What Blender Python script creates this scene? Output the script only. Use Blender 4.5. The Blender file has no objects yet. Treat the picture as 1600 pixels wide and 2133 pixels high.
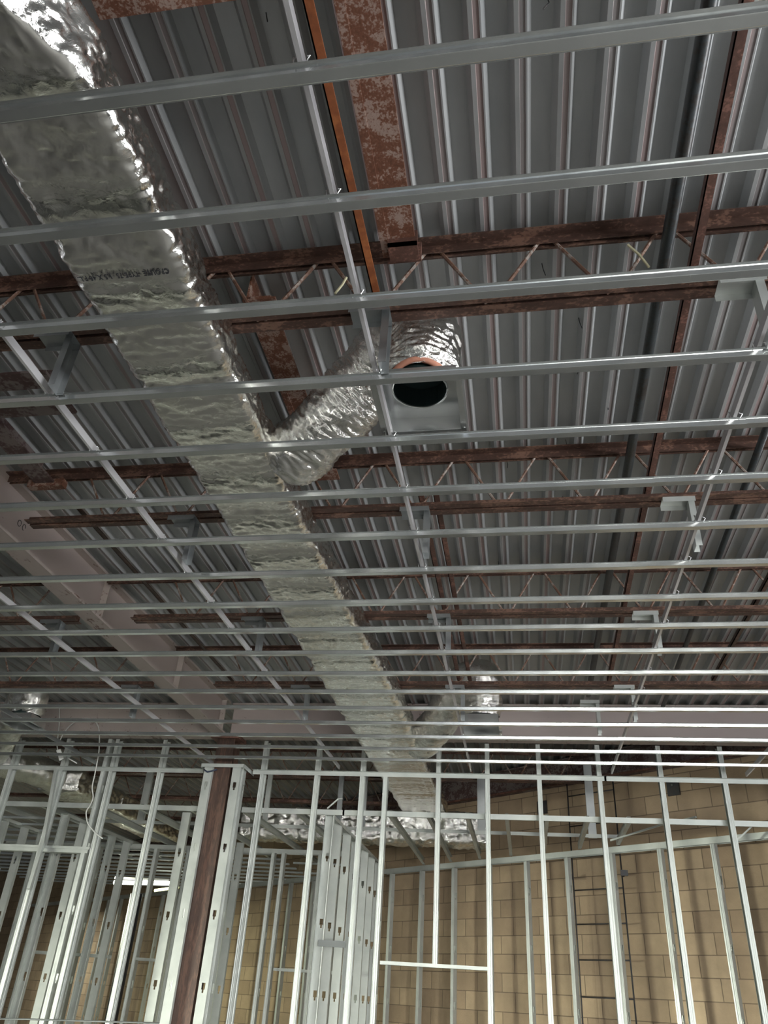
import bpy, bmesh, math, random
from mathutils import Vector, Matrix, noise
random.seed(4)
sc = bpy.context.scene
C = sc.collection
EYE = 1.6            # everything below is measured from eye level; the last lines lift it to the floor at 0

# ------------------------------------------------------------------ camera, light, exposure
YAW, PITCH, ROLL, FPX = 0.19194269, 0.5628921, 0.06724971, 1620.4477
_fwd = Vector((-math.sin(YAW)*math.cos(PITCH), math.cos(YAW)*math.cos(PITCH), math.sin(PITCH)))
_r0 = Vector((math.cos(YAW), math.sin(YAW), 0)); _u0 = _r0.cross(_fwd)
_right = math.cos(ROLL)*_r0 + math.sin(ROLL)*_u0
_up = -math.sin(ROLL)*_r0 + math.cos(ROLL)*_u0
cam = bpy.data.cameras.new('camera'); co = bpy.data.objects.new('camera', cam); C.objects.link(co)
m = Matrix((( _right.x, _up.x, -_fwd.x, 0), (_right.y, _up.y, -_fwd.y, 0), (_right.z, _up.z, -_fwd.z, 0), (0, 0, 0, 1)))
co.matrix_world = m
cam.sensor_fit = 'VERTICAL'; cam.sensor_height = 36.0; cam.lens = FPX/2133*36.0; cam.clip_end = 200
sc.camera = co

w = bpy.data.worlds.new('world'); sc.world = w; w.use_nodes = True
w.node_tree.nodes['Background'].inputs[0].default_value = (0.80, 0.88, 1.0, 1)
w.node_tree.nodes['Background'].inputs[1].default_value = 1.0
sc.view_settings.view_transform = 'Standard'; sc.view_settings.look = 'None'
sc.view_settings.gamma = 1; sc.view_settings.use_curve_mapping = False
sc.view_settings.exposure = 0.22

def area(name, loc, direction, sx, sy, power, color):
    l = bpy.data.lights.new(name, 'AREA'); l.shape = 'RECTANGLE'; l.size = sx; l.size_y = sy
    l.energy = power; l.color = color
    o = bpy.data.objects.new(name, l); C.objects.link(o); o.location = loc
    o.rotation_euler = Vector(direction).to_track_quat('-Z', 'Y').to_euler()
    return o
# daylight through the shop windows: the right-hand wall and the wall behind the camera
area('daylight_right', (5.40, 1.2, 1.25), (-1, 0.1, 0.06), 5.0, 1.2, 560, (0.96, 0.98, 1.0))
fr_ = area('daylight_front', (1.5, -4.85, -0.35), (-0.40, 1, -0.08), 6.0, 1.7, 185, (1.0, 1.0, 0.94)); fr_.data.spread = math.radians(56)
lf_ = area('fill_left', (-15.7, 2.5, -0.2), (1, 0.50, -0.07), 5.0, 1.5, 170, (0.97, 1.0, 0.85)); lf_.data.spread = math.radians(26)  # unseen fill lamp added to brighten the left studs
# LED batten and an added lamp: colder green-yellow light of the rear rooms
area('batten_glow', (-7.0, 12.4, 1.50), (0, 0.001, -1), 1.2, 0.3, 170, (0.95, 1.0, 0.74))
area('fill_far_wall', (-11.2, 17.6, 1.45), (0, 0.001, -1), 1.2, 0.2, 80, (0.98, 1.0, 0.88))  # extra unseen lamp, set by the far block wall to brighten it

# ------------------------------------------------------------------ pixel helpers (photo pixel -> point on a real plane)
def ray(x, y): return _fwd + _right*((x-800)/FPX) - _up*((y-1066.5)/FPX)
def atz(x, y, z): d = ray(x, y); return d*(z/d.z)
def aty(x, y, Y): d = ray(x, y); return d*(Y/d.y)
WB = -0.8                                   # the block wall runs Y = a - 0.8 X
def onw(x, y, a): d = ray(x, y); return d*(a/(d.y - WB*d.x))

# ------------------------------------------------------------------ materials
def newmat(name):
    m = bpy.data.materials.new(name); m.use_nodes = True
    nt = m.node_tree; return m, nt, nt.nodes['Principled BSDF']
def N(nt, t, **kw):
    n = nt.nodes.new(t)
    for k, v in kw.items():
        if k in n.inputs: n.inputs[k].default_value = v
        else: setattr(n, k, v)
    return n
def ramp(nt, fac, stops):
    r = nt.nodes.new('ShaderNodeValToRGB'); e = r.color_ramp.elements
    while len(e) < len(stops): e.new(0.5)
    for el, (p, c) in zip(e, stops): el.position = p; el.color = (*c, 1)
    nt.links.new(fac, r.inputs[0]); return r.outputs[0]
def coords(nt, scale=(1, 1, 1)):
    tc = nt.nodes.new('ShaderNodeTexCoord'); mp = nt.nodes.new('ShaderNodeMapping')
    mp.inputs['Scale'].default_value = scale
    nt.links.new(tc.outputs['Object'], mp.inputs[0]); return mp.outputs[0]
def bump(nt, b, h, strength, dist):
    bn = nt.nodes.new('ShaderNodeBump'); bn.inputs['Strength'].default_value = strength; bn.inputs['Distance'].default_value = dist
    nt.links.new(h, bn.inputs['Height']); nt.links.new(bn.outputs[0], b.inputs['Normal']); return bn

def galv(name, c0, c1, rough=0.34, metal=0.9, s=3):
    m, nt, b = newmat(name); v = coords(nt)
    n = N(nt, 'ShaderNodeTexNoise', Scale=float(s), Detail=4.0, Roughness=0.6); nt.links.new(v, n.inputs['Vector'])
    nt.links.new(ramp(nt, n.outputs[0], [(0.3, c0), (0.7, c1)]), b.inputs['Base Color'])
    r = ramp(nt, n.outputs[0], [(0.3, (rough-.03,)*3), (0.75, (rough+.05,)*3)]); nt.links.new(r, b.inputs['Roughness'])
    b.inputs['Metallic'].default_value = metal
    n2 = N(nt, 'ShaderNodeTexNoise', Scale=5.0, Detail=2.0); nt.links.new(v, n2.inputs['Vector'])
    bump(nt, b, n2.outputs[0], 0.04, 0.01); return m
M = {}
M['galv'] = galv('galvanised_steel', (.54, .56, .56), (.66, .68, .67), .18)
M['galv_stud'] = galv('galvanised_stud_steel', (.40, .425, .405), (.54, .565, .535), 0.50, 0.55)
M['galv_carrier'] = galv('carrier_channel_steel', (.56, .55, .56), (.66, .65, .66), .36, .55)
M['galv_dark'] = galv('dark_galvanised_steel', (.33, .35, .36), (.48, .50, .50), 0.42)  # darker galvanised tone for the left, centre and rear pieces
M['sheet'] = galv('bright_sheet_metal', (.62, .64, .64), (.78, .79, .78), 0.22)
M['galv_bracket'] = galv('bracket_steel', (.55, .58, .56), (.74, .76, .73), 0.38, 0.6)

def foil(name, sc1, stretch, strength, rough, tint=(.93, .92, .88)):
    m, nt, b = newmat(name); v = coords(nt, stretch)
    b.inputs['Base Color'].default_value = (*tint, 1); b.inputs['Metallic'].default_value = 1.0
    b.inputs['Roughness'].default_value = rough
    n = N(nt, 'ShaderNodeTexNoise', Scale=sc1, Detail=5.0, Roughness=0.62, Distortion=1.6); nt.links.new(v, n.inputs['Vector'])
    vo = N(nt, 'ShaderNodeTexVoronoi', Scale=sc1*1.3); vo.feature = 'F1'; nt.links.new(n.outputs[1], vo.inputs['Vector'])
    vs = N(nt, 'ShaderNodeTexVoronoi', Scale=sc1*1.1); vs.feature = 'F1'; nt.links.new(v, vs.inputs['Vector'])
    a = N(nt, 'ShaderNodeMath', operation='ADD'); nt.links.new(n.outputs[0], a.inputs[0]); nt.links.new(vs.outputs[0], a.inputs[1])
    ve = N(nt, 'ShaderNodeTexVoronoi', Scale=sc1*1.5); ve.feature = 'DISTANCE_TO_EDGE'
    mxv = N(nt, 'ShaderNodeVectorMath', operation='MULTIPLY_ADD'); mxv.inputs[1].default_value = (.22, .22, .22)
    nt.links.new(n.outputs[1], mxv.inputs[0]); nt.links.new(v, mxv.inputs[2]); nt.links.new(mxv.outputs[0], ve.inputs['Vector'])
    mr = N(nt, 'ShaderNodeMapRange'); mr.inputs[2].default_value = .14; mr.inputs[3].default_value = .55; mr.inputs[4].default_value = 0
    nt.links.new(ve.outputs[0], mr.inputs[0])
    a2 = N(nt, 'ShaderNodeMath', operation='ADD'); nt.links.new(a.outputs[0], a2.inputs[0]); nt.links.new(mr.outputs[0], a2.inputs[1])
    bump(nt, b, a2.outputs[0], strength, 0.012)
    return m
M['foil'] = foil('duct_foil_facing', 13.0, (1, 1.0, 1), 0.15, 0.17)
M['foil_flex'] = foil('flexible_duct_foil', 20.0, (1, 1, 1), 0.30, 0.13)

def painted(name, base, rustc, amt, s=6, rough=.6, metal=0.0, st=(1, 1, 1)):
    m, nt, b = newmat(name); v = coords(nt, st)
    n = N(nt, 'ShaderNodeTexNoise', Scale=float(s), Detail=8.0, Roughness=0.7); nt.links.new(v, n.inputs['Vector'])
    n3 = N(nt, 'ShaderNodeTexNoise', Scale=s*7.0, Detail=3.0); nt.links.new(v, n3.inputs['Vector'])
    a = N(nt, 'ShaderNodeMath', operation='MULTIPLY_ADD'); a.inputs[1].default_value = 0.45
    nt.links.new(n3.outputs[0], a.inputs[0]); nt.links.new(n.outputs[0], a.inputs[2])
    c = ramp(nt, a.outputs[0], [(amt+.22, base), (amt+.30, rustc), (1.0, tuple(x*.6 for x in rustc))])
    nt.links.new(c, b.inputs['Base Color']); b.inputs['Roughness'].default_value = rough; b.inputs['Metallic'].default_value = metal
    bump(nt, b, n3.outputs[0], 0.3, 0.003); return m
M['rust_beam'] = painted('rusted_primer_steel', (.33, .235, .195), (.17, .068, .038), .43, 17)
M['rust'] = painted('red_oxide_rust', (.22, .105, .078), (.115, .055, .04), .40, 11, .6, 0.1, (1, 1, 1))
M['rust_joist'] = painted('rusty_joist_steel', (.20, .112, .08), (.088, .048, .036), .42, 8, .5, 0.25, (1, 1.6, 1.6))
M['web'] = painted('joist_web_steel', (.30, .26, .23), (.17, .09, .06), .42, 10)
M['orange'] = painted('orange_rust_bar', (.40, .13, .04), (.30, .09, .03), .42, 5, .7)
M['girder'] = painted('pale_primer_girder', (.46, .39, .37), (.16, .09, .07), .70, 5, .6, 0, (1, .5, 1))
M['girder_edge'] = painted('girder_flange_primer', (.42, .36, .33), (.14, .08, .06), .60, 6, .6, 0, (1, .4, 1))
M['column'] = painted('brown_rusted_column', (.105, .058, .040), (.06, .034, .025), .42, 6, .55, 0, (3, 3, .4))
M['black'] = painted('black_steel', (.025, .027, .03), (.04, .03, .028), .5, 10, .45)
M['pipe'] = painted('dark_pipe', (.032, .038, .04), (.03, .027, .024), .5, 10, .4)

def plain(name, c, rough=.8, metal=0, s=4, var=.12):
    m, nt, b = newmat(name); v = coords(nt)
    n = N(nt, 'ShaderNodeTexNoise', Scale=float(s), Detail=5.0); nt.links.new(v, n.inputs['Vector'])
    nt.links.new(ramp(nt, n.outputs[0], [(.3, tuple(x*(1-var) for x in c)), (.7, tuple(min(1, x*(1+var)) for x in c))]), b.inputs['Base Color'])
    b.inputs['Roughness'].default_value = rough; b.inputs['Metallic'].default_value = metal; return m
def deckmat():
    m, nt, b = newmat('grey_roof_deck'); v = coords(nt, (1, .35, 1))
    n = N(nt, 'ShaderNodeTexNoise', Scale=3.0, Detail=7.0, Roughness=0.65); nt.links.new(v, n.inputs['Vector'])
    nt.links.new(ramp(nt, n.outputs[0], [(.25, (.33, .345, .35)), (.75, (.46, .465, .46))]), b.inputs['Base Color'])
    b.inputs['Roughness'].default_value = .45; b.inputs['Metallic'].default_value = .2
    n2 = N(nt, 'ShaderNodeTexNoise', Scale=160.0, Detail=2.0); nt.links.new(v, n2.inputs['Vector'])
    bump(nt, b, n2.outputs[0], .15, .002); return m
M['deck'] = deckmat()
M['deck_rib'] = plain('deck_rib_grey', (.36, .365, .36), .45, .2)
M['deck_pink'] = painted('deck_rib_pink_primer', (.35, .275, .265), (.31, .29, .285), .46, 1.0, .45, .2, (1.4, .05, 1))
def blockmat():
    m, nt, b = newmat('tan_concrete_block'); v = coords(nt)
    sep = nt.nodes.new('ShaderNodeSeparateXYZ'); cmb = nt.nodes.new('ShaderNodeCombineXYZ')
    nt.links.new(v, sep.inputs[0]); nt.links.new(sep.outputs[0], cmb.inputs[0]); nt.links.new(sep.outputs[2], cmb.inputs[1])
    br = nt.nodes.new('ShaderNodeTexBrick'); br.inputs['Scale'].default_value = 1.0
    br.inputs['Brick Width'].default_value = .406; br.inputs['Row Height'].default_value = .203
    br.inputs['Mortar Size'].default_value = .0065; br.inputs['Mortar Smooth'].default_value = .6
    br.inputs['Color1'].default_value = (.44, .335, .22, 1); br.inputs['Color2'].default_value = (.32, .235, .155, 1)
    br.inputs['Mortar'].default_value = (.19, .14, .095, 1); br.inputs['Bias'].default_value = -.1
    nt.links.new(cmb.outputs[0], br.inputs[0])
    n = N(nt, 'ShaderNodeTexNoise', Scale=2.2, Detail=8.0, Roughness=.65); nt.links.new(v, n.inputs['Vector'])
    mx = nt.nodes.new('ShaderNodeMix'); mx.data_type = 'RGBA'; mx.blend_type = 'MULTIPLY'; mx.inputs[0].default_value = .7
    nt.links.new(br.outputs[0], mx.inputs[6])
    nt.links.new(ramp(nt, n.outputs[0], [(.3, (.62, .62, .62)), (.7, (1.1, 1.08, 1.05))]), mx.inputs[7])
    nt.links.new(mx.outputs[2], b.inputs['Base Color']); b.inputs['Roughness'].default_value = .9
    n2 = N(nt, 'ShaderNodeTexNoise', Scale=60.0, Detail=3.0); nt.links.new(v, n2.inputs['Vector'])
    a = N(nt, 'ShaderNodeMath', operation='MULTIPLY_ADD'); a.inputs[1].default_value = -1.0
    nt.links.new(br.outputs[1], a.inputs[0]); nt.links.new(n2.outputs[0], a.inputs[2])
    bump(nt, b, a.outputs[0], .5, .006); return m
M['block'] = blockmat()
M['floor'] = plain('concrete_floor', (.165, .162, .152), .7)
M['drywall'] = plain('unpainted_wallboard', (.20, .197, .19), .85)
M['cable'] = plain('white_cable', (.55, .55, .52), .5)
M['tag'] = plain('white_card', (.8, .8, .78), .6)
M['insul'] = plain('pink_insulation_edge', (.62, .28, .19), .9)
M['ink'] = plain('black_ink', (.03, .03, .035), .7)
M['darkhole'] = plain('hole_shade', (.015, .03, .03), .5)  # shade inside the boot holes, put into the colour
M['stub'] = painted('weathered_stub_primer', (.19, .155, .145), (.09, .05, .045), .45, 6)
M['steelgrey'] = plain('grey_steel_strap', (.16, .17, .17), .45, .6)
m, nt, b = newmat('lit_tube'); b.inputs['Emission Color'].default_value = (.95, 1, .85, 1); b.inputs['Emission Strength'].default_value = 6.0
M['lit'] = m
m, nt, b = newmat('lit_tube_yellow'); b.inputs['Emission Color'].default_value = (.95, 1, .45, 1); b.inputs['Emission Strength'].default_value = 2.2
M['lit_y'] = m
m, nt, b = newmat('window_glass'); b.inputs['Transmission Weight'].default_value = 1; b.inputs['Roughness'].default_value = .02; b.inputs['IOR'].default_value = 1.1
M['glass'] = m

# ------------------------------------------------------------------ object helpers
def put(name, verts, faces, mats, parent=None, idx=None, smooth=False, loc=None, rotz=0):
    me = bpy.data.meshes.new(name); me.from_pydata([tuple(v) for v in verts], [], faces)
    if not isinstance(mats, (list, tuple)): mats = [mats]
    for mm in mats: me.materials.append(M[mm] if isinstance(mm, str) else mm)
    if idx:
        for p, i in zip(me.polygons, idx): p.material_index = i
    if smooth:
        for p in me.polygons: p.use_smooth = True
    me.update()
    bm = bmesh.new(); bm.from_mesh(me); bmesh.ops.recalc_face_normals(bm, faces=bm.faces); bm.to_mesh(me); bm.free()
    o = bpy.data.objects.new(name, me); C.objects.link(o)
    if parent: o.parent = parent
    if loc is not None: o.location = loc
    o.rotation_euler = (0, 0, rotz)
    return o
def tag(o, label=None, cat=None, group=None, kind=None):
    if label: o['label'] = label
    if cat: o['category'] = cat
    if group: o['group'] = group
    if kind: o['kind'] = kind
    return o
def thing(name, label, cat, loc=(0, 0, 0), rotz=0, group=None):
    o = bpy.data.objects.new(name, None); C.objects.link(o); o.empty_display_size = .1
    o.location = loc; o.rotation_euler = (0, 0, rotz); return tag(o, label, cat, group)
class MB:
    def __init__(s): s.v = []; s.f = []; s.i = []
    def add(s, v, f, i=0):
        n = len(s.v); s.v += [tuple(q) for q in v]; s.f += [tuple(k+n for k in q) for q in f]; s.i += [i]*len(f)
    def box(s, a, b, i=0):
        (x0, y0, z0), (x1, y1, z1) = a, b
        s.add([(x0,y0,z0),(x1,y0,z0),(x1,y1,z0),(x0,y1,z0),(x0,y0,z1),(x1,y0,z1),(x1,y1,z1),(x0,y1,z1)],
              [(0,3,2,1),(4,5,6,7),(0,1,5,4),(1,2,6,5),(2,3,7,6),(3,0,4,7)], i)
    def tube(s, pts, r, n=8, i=0, cap=True):
        pts = [Vector(p) for p in pts]; rings = []; ref = None
        for k, p in enumerate(pts):
            d = (pts[min(k+1, len(pts)-1)] - pts[max(k-1, 0)]).normalized()
            if ref is None: ref = d.orthogonal().normalized()
            ref = (ref - d*ref.dot(d)).normalized(); b2 = d.cross(ref)
            rings.append([p + (ref*math.cos(2*math.pi*j/n) + b2*math.sin(2*math.pi*j/n))*r for j in range(n)])
        v = [q for ring in rings for q in ring]; f = []
        for k in range(len(pts)-1):
            for j in range(n): f.append((k*n+j, k*n+(j+1) % n, (k+1)*n+(j+1) % n, (k+1)*n+j))
        if cap: f.append(tuple(range(n))[::-1]); f.append(tuple((len(pts)-1)*n+j for j in range(n)))
        s.add(v, f, i)
    def prism(s, prof, t0, t1, axis='x', i=0, off=(0, 0, 0)):
        """closed profile extruded along an axis; prof holds the two other coordinates"""
        n = len(prof)
        def P(a, b, t): return {'x': (t, a, b), 'y': (a, t, b), 'z': (a, b, t)}[axis]
        v = [Vector(P(a, b, t0))+Vector(off) for a, b in prof] + [Vector(P(a, b, t1))+Vector(off) for a, b in prof]
        f = [(j, (j+1) % n, n+(j+1) % n, n+j) for j in range(n)]
        f += [tuple(range(n))[::-1], tuple(range(n, 2*n))]
        s.add(v, f, i)
    def sheet(s, poly, t0, t1, axis='x', th=.0012, i=0, off=(0, 0, 0)):
        """open thin-walled profile of real sheet thickness"""
        q = [Vector((a, b)) for a, b in poly]; nn = []
        for k in range(len(q)):
            ns = []
            if k > 0: d = (q[k]-q[k-1]).normalized(); ns.append(Vector((-d.y, d.x)))
            if k < len(q)-1: d = (q[k+1]-q[k]).normalized(); ns.append(Vector((-d.y, d.x)))
            a = sum(ns, Vector((0, 0)));
            a = a.normalized() if a.length > 1e-6 else ns[0]
            nn.append(a/max(.35, a.dot(ns[0])))
        p2 = [q[k]+nn[k]*th for k in range(len(q))]
        n = len(q)
        def P(c, t): return Vector({'x': (t, c.x, c.y), 'y': (c.x, t, c.y), 'z': (c.x, c.y, t)}[axis])+Vector(off)
        v = [P(c, t0) for c in q] + [P(c, t0) for c in p2] + [P(c, t1) for c in q] + [P(c, t1) for c in p2]
        f = []
        for j in range(n-1):
            f.append((j, j+1, 2*n+j+1, 2*n+j)); f.append((n+j, 3*n+j, 3*n+j+1, n+j+1))
            f.append((j, n+j, n+j+1, j+1)); f.append((2*n+j, 2*n+j+1, 3*n+j+1, 3*n+j))
        f.append((0, 2*n, 3*n, n)); f.append((n-1, 2*n-1, 4*n-1, 3*n-1))
        s.add(v, f, i)
    def build(s, name, mats, parent=None, smooth=False, loc=None, rotz=0):
        return put(name, s.v, s.f, mats, parent, s.i, smooth, loc, rotz)
ORD = ['first', 'second', 'third', 'fourth', 'fifth', 'sixth', 'seventh', 'eighth', 'ninth', 'tenth', 'eleventh', 'twelfth',
       'thirteenth', 'fourteenth', 'fifteenth', 'sixteenth', 'seventeenth', 'eighteenth', 'nineteenth', 'twentieth']

# ================================================================== THE SETTING
FL = -EYE
DZ = 2.80                                  # underside of the deck ribs
def struct(name, mb, mats, **k): return tag(mb.build(name, mats, **k), kind='structure')
b_ = MB(); b_.box((-16, -5.0, FL-.15), (6.0, 24, FL)); struct('floor', b_, 'floor')
# roof deck: narrow ribs run along Y every 152 mm
b_ = MB(); P_ = .1524; X0, X1 = -15.9, 5.9; v = []; f = []; idx = []
n = int((X1-X0)/P_); prof = []; pm = []
xs = -.077*DZ + P_*round((X0+.077*DZ)/P_)
for k in range(n):
    x = xs+k*P_
    prof += [(x-.022, 0), (x-.006, 0.0), (x-.004, .003), (x+.014, .003), (x+.016, 0), (x+.022, 0), (x+.037, .038), (x+P_-.042, .038)]
    pm += [1, 2, 2, 2, 1, 0, 0, 0]
ys = [-4.9, 0, 4, 8, 12, 16, 20, 24]
for yy in ys: v += [(a, yy, DZ+b) for a, b in prof]
L_ = len(prof)
for r in range(len(ys)-1):
    for j in range(L_-1): f.append((r*L_+j, r*L_+j+1, (r+1)*L_+j+1, (r+1)*L_+j)); idx.append(pm[j])
dk = put('ceiling', v, f, ['deck', 'deck_rib', 'deck_pink'], None, idx); tag(dk, kind='structure')
sm = dk.modifiers.new('thickness', 'SOLIDIFY'); sm.thickness = .003; sm.offset = 1
b_ = MB(); b_.box((-16, -5, DZ+.06), (6, 24, DZ+.2)); struct('ceiling_insulation_board', b_, 'drywall')

# diagonal block wall at the back
ANG = math.atan(WB); ux = math.cos(ANG); uy = math.sin(ANG)
def wallpt(X, a, z): return Vector((X, a+WB*X, z))
AW = 11.02
b_ = MB(); b_.box((-20, 0, FL), (7.4, .2, DZ+.1))
bw = struct('wall_back', b_, 'block', loc=(0, AW, 0), rotz=ANG)
# front and right walls with shop windows; left wall opening added for its lamp
b_ = MB(); b_.box((-16, -5, FL), (-15.85, 24, -1.2)); b_.box((-16, -5, .8), (-15.85, 24, DZ)); b_.box((-16, -5, -1.2), (-15.85, -.1, .8)); b_.box((-16, 5.1, -1.2), (-15.85, 24, .8)); struct('wall_left', b_, 'drywall')
b_ = MB()
b_.box((-16, -5.15, FL), (6, -5.0, -1.3)); b_.box((-16, -5.15, 1.1), (6, -5.0, DZ))
b_.box((-16, -5.15, -1.3), (-1.6, -5.0, 1.1)); b_.box((4.7, -5.15, -1.3), (6, -5.0, 1.1)); struct('wall_front', b_, 'drywall')
b_ = MB()
b_.box((5.5, -5, FL), (5.65, 7.5, .6)); b_.box((5.5, -5, 1.9), (5.65, 7.5, DZ))
b_.box((5.5, -5, .6), (5.65, -1.3, 1.9)); b_.box((5.5, 3.7, .6), (5.65, 7.5, 1.9)); struct('wall_right', b_, 'drywall')
def window(n, a, b, ax):
    fr = MB(); k = 5
    for j in range(k+1):
        t = a[0]+(b[0]-a[0])*j/k
        if ax == 'x': fr.box((t-.03, -5.11, a[1]), (t+.03, -5.05, b[1]))
        else: fr.box((5.54, t-.03, a[1]), (5.6, t+.03, b[1]))
    for z in (a[1], b[1]-.06):
        if ax == 'x': fr.box((a[0], -5.11, z), (b[0], -5.05, z+.06))
        else: fr.box((5.54, a[0], z), (5.6, b[0], z+.06))
    w_ = struct(f'window_{n}', fr, 'steelgrey')
    g = MB()
    if ax == 'x': g.box((a[0], -5.085, a[1]), (b[0], -5.075, b[1]))
    else: g.box((5.565, a[0], a[1]), (5.575, b[0], b[1]))
    g.build('pane', 'glass', w_)
window(1, (-1.6, -1.3), (4.7, 1.1), 'x'); window(2, (-1.3, .6), (3.7, 1.9), 'y')
w3 = MB()  # invented left window, put in to go with the left fill lamp
for k_ in range(5): w3.box((-15.96, -.1+1.28*k_, -1.2), (-15.90, -.03+1.28*k_, .8))
w3.box((-15.96, -.1, -1.2), (-15.9, 5.1, -1.14)); w3.box((-15.96, -.1, .74), (-15.9, 5.1, .8)); w3_ = struct('window_3', w3, 'steelgrey')
w3 = MB(); w3.box((-15.935, -.1, -1.2), (-15.925, 5.1, .8)); w3.build('pane', 'glass', w3_)

# ================================================================== ROOF STEEL
ZB = 2.38                                  # underside of the joist bottom chords
JY = [2.20, 3.70, 5.12, 6.57]
def angle_pair(mb, x0, x1, y, z, up, w_=.042, t=.005, gap=.009, i=0):
    s = 1 if up else -1
    for q in (-1, 1):
        prof = [(y+q*gap, z), (y+q*(gap+w_), z), (y+q*(gap+w_), z+s*t), (y+q*(gap+t), z+s*t), (y+q*(gap+t), z+s*w_), (y+q*gap, z+s*w_)]
        mb.prism(prof, x0, x1, 'x', i)
def joist(y, x0, x1, b0, label, group, z0=ZB, z1=2.755):
    t = thing('bar_joist', label, 'joist', (0, y, 0), 0, group)
    mb = MB(); angle_pair(mb, x0, x1, 0, z1, False, .05); mb.build('top_chord', 'rust_joist', t)
    mb = MB(); angle_pair(mb, b0, x1, 0, z0, True, .045); mb.build('bottom_chord', 'rust_joist', t)
    per = .475; k = math.floor((b0-.04)/per); pts = []
    # apexes on the top chord sit where the photo shows them
    x = -.106*z1 + per*math.ceil((b0+.106*z1)/per)
    mb = MB(); xa = x
    while xa < x1-.3:
        mb.tube([(xa+.02, 0, z1-.01), (xa+per/2-.015, 0, z0+.012)], .008, 6)
        mb.tube([(xa+per/2+.015, 0, z0+.012), (xa+per-.02, 0, z1-.01)], .008, 6)
        xa += per
    mb.build('web_bars', 'web', t)
    return t
jn = ['nearest the top of the photo', 'crossing just below the first flexible duct', 'third from the top of the photo', 'last one before the cross girder']
for y, nn, b0 in zip(JY, jn, (-2.75, -2.95, -2.9, -2.75)):
    joist(y, -3.20, 5.42, b0, f'rusty open web bar joist, {nn}', 'rusty bar joists under the roof deck')
jl = ['topmost', 'second', 'third', 'lowest']
for y, nn in zip(JY, jl):
    joist(y, -15.7, -3.36, -15.4, f'dark open web joist left of the pale girder, {nn} of that bay', 'dark joists left of the pale girder')
for q, y in enumerate((9.9, 11.4, 12.9)):
    joist(y, -8.0 if q else -8.0, (10.75-y)/.8-.25, -7.8, f'dark bar joist in the shadow over the rear room, {ORD[q]} behind the cross girder', 'joists over the rear room')

def ibeam(prof_c, z0, z1, wd, tf=.014, tw=.01):
    c = prof_c
    return [(c-wd/2, z0), (c+wd/2, z0), (c+wd/2, z0+tf), (c+tw/2, z0+tf), (c+tw/2, z1-tf), (c+wd/2, z1-tf), (c+wd/2, z1), (c-wd/2, z1), (c-wd/2, z1-tf), (c-tw/2, z1-tf), (c-tw/2, z0+tf), (c-wd/2, z0+tf)]
def steel(name, label, prof, t0, t1, axis, mats, cat='beam', group=None, split=True):
    t = thing(name, label, cat, (0, 0, 0), 0, group)
    n = len(prof); mb = MB()
    # bottom flange, web, top flange are one rolled section with a darker flange paint
    mb.prism(prof, t0, t1, axis)
    o = mb.build('rolled_section', mats, t)
    if len(mats) > 1:
        zs = [p[1] for p in prof]; lo, hi = min(zs), max(zs)
        for p in o.data.polygons:
            if p.center.z < lo+.03 or p.center.z > hi-.03: p.material_index = 1
    return t
GX = -3.285
g1 = steel('roof_girder', 'large pale pink primed steel girder running into the distance on the left', ibeam(GX, 2.42, DZ-.004, .15, .02), -4.9, 8.22, 'y', ['girder', 'girder_edge'])
# stiffener and bolt marks on the girder web
mb = MB()
mb = None
for yy in (5.2, 6.8, 8.1):
    mb = MB(); mb.box((GX+.012, yy-.006, 2.436), (GX+.07, yy+.006, DZ-.016)); mb.build('web_stiffener', 'girder_edge', g1)
mb = MB()
for k in range(2):                         # two black curls chalked on the web, like a figure 90
    cx, cz = 4.02+k*.055, 2.60
    pts = [(GX+.007, cx+.018*math.cos(a)*(1-.15*k), cz+.022*math.sin(a)) for a in [i_*.5 for i_ in range(11 if k else 13)]]
    mb.tube(pts, .0022, 5)
mb.build('paint_mark', 'ink', g1)
steel('cross_girder', 'pale primed steel girder crossing above the stud wall', ibeam(8.33, 2.42, DZ-.004, .15, .02), GX+.08, 2.85, 'x', ['girder', 'girder_edge'])
steel('cross_girder', 'dark girder continuing left of the brown column head', ibeam(8.33, 2.42, DZ-.004, .15, .02), -15.7, GX-.08, 'x', ['girder_edge', 'girder_edge'])
# brown column with its cap
t = thing('steel_column', 'dark brown rusted steel column rising between boxed metal studs', 'column', (-3.2, 8.33, 0))
mb = MB(); mb.prism([(-.10, -.10), (.10, -.10), (.10, -.086), (.006, -.086), (.006, .086), (.10, .086), (.10, .10), (-.10, .10), (-.10, .086), (-.006, .086), (-.006, -.086), (-.10, -.086)], FL, 2.38, 'z')
mb.box((-.075, -.104, FL), (-.068, -.10, 2.38)); mb.build('shaft', 'column', t)
mb = MB(); mb.box((-.17, -.14, 2.38), (.15, .14, 2.42)); mb.build('cap_plate', 'rust', t)
mb = MB(); mb.box((-.16, -.15, FL), (.16, .15, FL+.025)); mb.build('base_plate', 'rust', t)

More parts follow.
